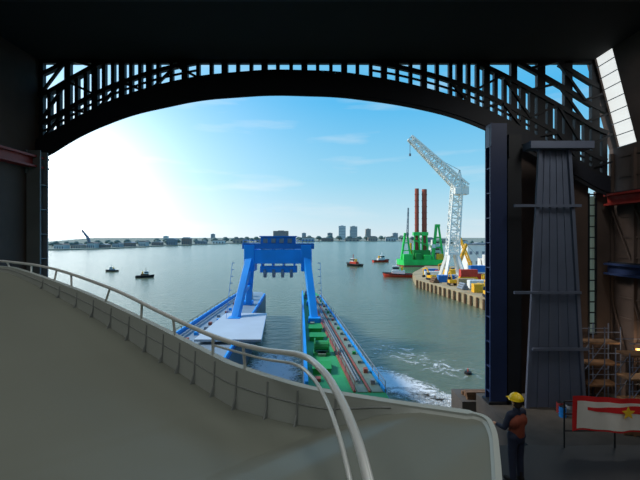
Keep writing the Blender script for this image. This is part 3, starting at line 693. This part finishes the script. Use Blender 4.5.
# right quay
quay = [(38.6, 160), (45.6, 108), (95, 104), (110, 230), (62, 235), (44, 190)]
MB().prism(quay, -3, 3.0).obj('quay', M_quay, label='sandy paved harbour quay with equipment', category='quay')
mb = MB()
for i in range(15):
    f = (i+.5)/15; x = 38.6+7*f; y = 160-52*f; mb.cyl((x-.5, y, -2), (x-.5, y, 2.9), .35, seg=8)
mb.obj('fender_piles', M_timber, label='row of timber fender piles along the quay', category='fender', kind='stuff')
def container(x, y, m, rz, lab, z=3.02, L_=6):
    o = thing('shipping_container', lab, 'container', (x, y, z), rz, group='containers on the quay')
    mb = MB().bb((-L_/2, -1.2, .0), (L_/2, 1.2, 2.6))
    for i in range(10): mb.bb((-L_/2+.3+i*(L_-.6)/9-.1, -1.26, .15), (-L_/2+.3+i*(L_-.6)/9+.1, 1.26, 2.45))
    mb.obj('body', m, o)
    for ya, yb in ((-1.1, -.05), (.05, 1.1)): MB().bb((L_/2, ya, .1), (L_/2+.06, yb, 2.5)).obj('door', m, o)
cm2 = [(M_yellow, 'yellow'), (M_blue2, 'blue'), (M_white, 'white'), (M_orange, 'red'), (M_yellow, 'yellow'), (M_quay, 'sand-coloured')]
pos = [(47.5, 151), (53.5, 145), (59.5, 132), (64, 150), (53, 173), (64.5, 165), (50, 181), (60, 186), (58, 121), (66, 142), (71, 156), (47, 168), (54, 115), (66, 127), (50.5, 138), (50, 123), (62, 157), (52.5, 133.5), (69, 134), (63, 115)]
for i, (x, y) in enumerate(pos):
    m_, nme = cm2[(i*5+1) % 6]; container(x, y, m_, random.uniform(-.1, .1), nme+' corrugated container on the quay')
    if i in (1, 5, 9, 13): container(x+.2, y, cm2[(i+2) % 6][0], 0, cm2[(i+2) % 6][1]+' corrugated container stacked on another container', 5.64)
def excavator(x, y, rz, sc=1.0):
    o = thing('excavator', 'yellow tracked excavator on the quay', 'excavator', (x, y, 3.02), rz, sc, group='excavators on the quay')
    for s_ in (-1, 1): MB().bb((-1.9, s_*1.2-.3, 0), (1.9, s_*1.2+.3, .9)).obj('track', M_black, o, bevel=.25)
    MB().bb((-1.8, -1.3, 1.0), (1.5, 1.3, 2.1)).bb((-2.2, -1.3, 1.2), (-1.3, 1.3, 2.3)).cyl((0, 0, .7), (0, 0, 1.0), .7).obj('body', M_yellow, o)
    MB().bb((.2, .2, 2.1), (1.5, 1.3, 3.2)).obj('cab', M_glass, o)
    MB().beam((1.3, -.3, 1.8), (3.8, -.3, 5.0), .4, .5).beam((3.8, -.3, 5.0), (6.6, -.3, 4.2), .4, .5).obj('boom', M_yellow, o)
    MB().beam((6.6, -.3, 4.4), (6.0, -.3, 1.4), .35, .4).obj('stick', M_yellow, o)
    MB().prismY([(5.5, .6), (6.4, .6), (6.5, 1.6), (5.8, 1.6)], -.9, .3).obj('bucket', M_black, o)
excavator(44.0, 158.5, 1.9, .9); excavator(52.5, 127, 0.0, 1.0); excavator(60, 177.5, 3.1, 1.1); excavator(62, 138, 3.1, .9); excavator(47.6, 113, 1.4, .9); excavator(46.5, 141, 1.5, .9); excavator(57.5, 150, 3.1, .7)
def mobile_crane(x, y, rz, h, lab):
    o = thing('mobile_crane', lab, 'crane', (x, y, 3.02), rz, group='mobile cranes on the quay')
    for s_ in (-1, 1): MB().bb((-3, s_*1.6-.45, 0), (3, s_*1.6+.45, 1.2)).obj('track', M_black, o, bevel=.3)
    MB().bb((-3.4, -1.7, 1.3), (2.2, 1.7, 3.4)).obj('body', M_yellow, o, bevel=.1)
    MB().bb((.9, 1.0, 1.6), (2.6, 2.2, 3.9)).obj('cab', M_glass, o)
    MB().lattice((1.8, 0, 2), (1.8+h*.35, 0, h), 1.1, .7, 12, .28).obj('boom', M_yellow, o)
    MB().beam((-2.6, 0, 3.4), (-1.8, 0, 7), .25).beam((-1.8, 0, 7), (1.8+h*.35, 0, h), .08).obj('backstay', M_black, o)
mobile_crane(55, 167, .2, 14, 'yellow crawler crane with raised lattice boom'); mobile_crane(69, 176, 2.4, 17, 'yellow crawler crane with tall lattice boom')
def tank(x, y, r, h):
    o = thing('storage_tank', 'white cylindrical storage tank on the quay', 'tank', (x, y, 3.02), group='tanks on the quay')
    MB().cyl((0, 0, 0), (0, 0, h), r, seg=24).obj('shell', M_white, o, smooth=False); MB().cyl((0, 0, h), (0, 0, h+r*.3), r*1.02, r*.1, 24).obj('roof', M_grey, o)
tank(77, 182, 3, 9); tank(78, 191, 2.6, 7)
mb_ = thing('site_office', 'white harbour office building on the quay', 'building', (83, 211, 3.0))
MB().bb((-7, -5, 0), (7, 5, 13)).obj('walls', M_white, mb_); MB().bb((-7.4, -5.4, 13), (7.4, 5.4, 13.5)).obj('roof', M_grey, mb_)
for i in range(4):
    for j in range(2): MB().bb((-6+3.2*i, -5.1, 3+5*j), (-4.6+3.2*i, -5, 4.6+5*j)).obj('window', M_grey, mb_)
for i, (x, y, m_) in enumerate(((42.6, 149, M_timber), (46.4, 130, M_grey), (60.5, 109.5, M_timber), (50.5, 108.2, M_white))):
    o = thing('pipe_stack', 'stack of steel pipes laid along the quay', 'pipes', (x, y, 3.02), .1, group='pipe stacks on the quay')
    for a_, b_ in ((-.8, .4), (0, .4), (.8, .4), (-.4, 1.08), (.4, 1.08), (0, 1.76)): MB().cyl((a_, -2.0, b_), (a_, 2.0, b_), .39, seg=10).obj('pipe', m_, o)

# ---------------------------------------------------------------- green vessel
gv = thing('jackup_dredger', 'bright green dredger with two tall rust-red spuds', 'ship', (G(421, 266).x, 276, 0))
MB().prism([(-15.5, 0), (-13, -6), (13, -6), (16.5, -2), (16.5, 8), (-15.5, 8)], -2, 4.6).obj('hull', M_lime, gv)
MB().prism([(-15.6, 0), (-13.1, -6.1), (13.1, -6.1), (16.6, -2), (16.6, 8.1), (-15.6, 8.1)], -.5, .9).obj('boot_topping', M_redhull, gv)
for x, r_, zt in ((-2.6, 1.4, 53.5), (2.6, 1.7, 53)):
    mb = MB().cyl((x, 1, -4), (x, 1, zt), r_, seg=16)
    for i in range(7): mb.cyl((x, 1, 24+i*4.2), (x, 1, 24.5+i*4.2), r_*1.12, seg=16)
    mb.obj('spud', M_spud, gv)
MB().bb((-5.5, -2, 4.6), (6, 5, 11)).obj('spud_carrier', M_lime2, gv)
for x0 in (-4.9, .5):
    for dx in (0, 3.6): MB().beam((x0+dx, -1.5, 11), (x0+dx+(.4 if dx == 0 else -.4), -.8, 22), .8).obj('carrier_post', M_lime, gv)
    MB().bb((x0-.3, -1.6, 21), (x0+4.2, 3, 23.4)).obj('carrier_head', M_lime, gv)
def aframe(x0, x1, xt, zt, t):
    MB().beam((x0, 0, 4.6), (xt-.8, 1, zt), t).obj('gantry_leg', M_lime, gv); MB().beam((x1, 0, 4.6), (xt+.8, 1, zt), t).obj('gantry_leg', M_lime, gv)
    for f in (.35, .65): MB().beam((x0+(xt-.8-x0)*f, 0, 4.6+(zt-4.6)*f), (x1+(xt+.8-x1)*f, 0, 4.6+(zt-4.6)*f), t*.6).obj('gantry_tie', M_lime, gv)
    MB().bb((xt-1.6, -.4, zt-.8), (xt+1.6, 1.8, zt+.8)).obj('gantry_head', M_lime, gv)
aframe(-13.6, -7.0, -10, 22, 1.2); aframe(8.4, 15.4, 11.6, 28, 1.4)
MB().lattice((-9.6, -1, 20), (-9.0, -1, 40), 1.1, .6, 9, .28).obj('mast', M_grey, gv)
MB().cyl((7.2, -4, 4.6), (7.2, -4, 13), .9, .8).obj('crane_pedestal', M_lime, gv)
MB().lattice((7.2, -4, 13), (-6, -4, 18), 1.2, .7, 8, .25).obj('crane_boom', M_lime, gv)
MB().bb((6.2, -5, 12.5), (8.6, -3, 15)).obj('crane_cab', M_white, gv)
MB().bb((7.5, 1, 4.6), (14, 7, 14)).obj('deckhouse', M_white, gv); MB().bb((8.5, 2, 14), (13, 6, 18)).obj('bridge', M_white, gv)
for z in (8, 11, 15.8): MB().bb((8.6, .9 if z < 14 else 1.9, z), (13, 1.05 if z < 14 else 2.05, z+1.1)).obj('deckhouse_window', M_glass, gv)
for a_, b_, m_ in (((-13, -5.6, 4.6), (-7, -1, 8.4), M_lime), ((-5, -5.7, 4.6), (-1, -3.2, 8.8), M_lime2), ((1, -5.8, 4.6), (5.6, -3.2, 7.8), M_lime), ((10, -5.4, 4.6), (14, -1.5, 8.5), M_yellow)): MB().bb(a_, b_).obj('deck_machinery', m_, gv, bevel=.2)
MB().cyl((-6.3, 3, 4.6), (-6.3, 3, 16), .7).obj('funnel', M_yellow, gv)

# ---------------------------------------------------------------- boats
def hullmesh(mb, L_, B, H_, z0=-.8):
    st = [(-.5, .75), (-.42, .95), (-.2, 1), (.1, 1), (.3, .82), (.42, .5), (.5, .05)]
    rows = []
    for f, w_ in st:
        x = f*L_; sheer = H_*(1+max(0, f)*.9)
        rows.append([(x*(.9 if f > .3 else 1), -w_*B*.3, z0), (x, -w_*B*.5, sheer*.6), (x, -w_*B*.5, sheer), (x, w_*B*.5, sheer), (x, w_*B*.5, sheer*.6), (x*(.9 if f > .3 else 1), w_*B*.3, z0)])
    mb.grid(rows)
    for r in (rows[0], rows[-1]): mb.bm.faces.new([mb.bm.verts.new(p) for p in r])
    mb.grid([[r[0] for r in rows], [r[-1] for r in rows]])
    return rows
def tug(loc, L_, rz, hm, cm_, lab, fun=M_yellow):
    o = thing('tugboat', lab, 'boat', loc, rz, group='tugboats on the river'); B = L_*.34; H_ = L_*.10
    mb = MB(); rows = hullmesh(mb, L_, B, H_); mb.obj('hull', hm, o)
    for i in (2, 3):
        pts = [Vector(r[i])+Vector((0, -.05 if i == 2 else .05, 0)) for r in rows]; MB().tube(pts, L_*.02, 6).obj('fender', M_black, o)
    MB().bb((-.22*L_, -B*.3, H_*.9), (.2*L_, B*.3, H_+L_*.12)).obj('deckhouse', cm_, o)
    MB().bb((-.02*L_, -B*.24, H_+L_*.12), (.17*L_, B*.24, H_+L_*.25)).bb((-.04*L_, -B*.28, H_+L_*.25), (.19*L_, B*.28, H_+L_*.27)).obj('wheelhouse', M_white, o)
    MB().bb((-.03*L_, -B*.25, H_+L_*.17), (.18*L_, B*.25, H_+L_*.23)).obj('wheelhouse_window', M_glass, o)
    for s_ in (-1, 1): MB().cyl((-.13*L_, s_*B*.15, H_+L_*.1), (-.13*L_, s_*B*.15, H_+L_*.25), L_*.03).obj('funnel', fun, o)
    MB().cyl((.05*L_, 0, H_+L_*.26), (.05*L_, 0, H_+L_*.48), L_*.012, seg=6).beam((.05*L_, -B*.2, H_+L_*.4), (.05*L_, B*.2, H_+L_*.4), L_*.012).obj('mast', cm_, o)
def at(u, v): p = G(u, v); return (p.x, p.y, 0)
tug(at(354, 266), 14, 2.3, M_black, M_orange, 'dark-hulled tugboat with white wheelhouse and red deckhouse')
tug(at(381, 262), 14, .3, M_orange, M_white, 'small red-hulled tugboat near the green dredger')
tug(at(398, 277), 15, 3.0, M_orange, M_white, 'red-hulled tugboat with white deckhouse beside the green dredger')
tug(at(145, 277.5), 8.5, .3, M_black, M_timber, 'small dark workboat on open water')
tug(at(112, 271.5), 7, 3.3, M_black, M_grey, 'small dark workboat on open water')
by = thing('mooring_buoy', 'small dark mooring buoy floating near the quay', 'buoy', at(468, 374))
MB().cyl((0, 0, -.3), (0, 0, .35), .55, .5, 16).obj('float', M_black, by); MB().cyl((0, 0, .35), (0, 0, .8), .08).obj('mooring_post', M_orange, by)

# ---------------------------------------------------------------- camera
cd = bpy.data.cameras.new('camera'); cd.sensor_width = 36; cd.lens = F/640*36; cd.shift_y = -3/640; cd.clip_end = 20000; cd.clip_start = .1
co = bpy.data.objects.new('camera', cd); C.objects.link(co); co.location = (0, 0, HC); co.rotation_euler = (math.radians(90), 0, 0)
bpy.context.scene.camera = co
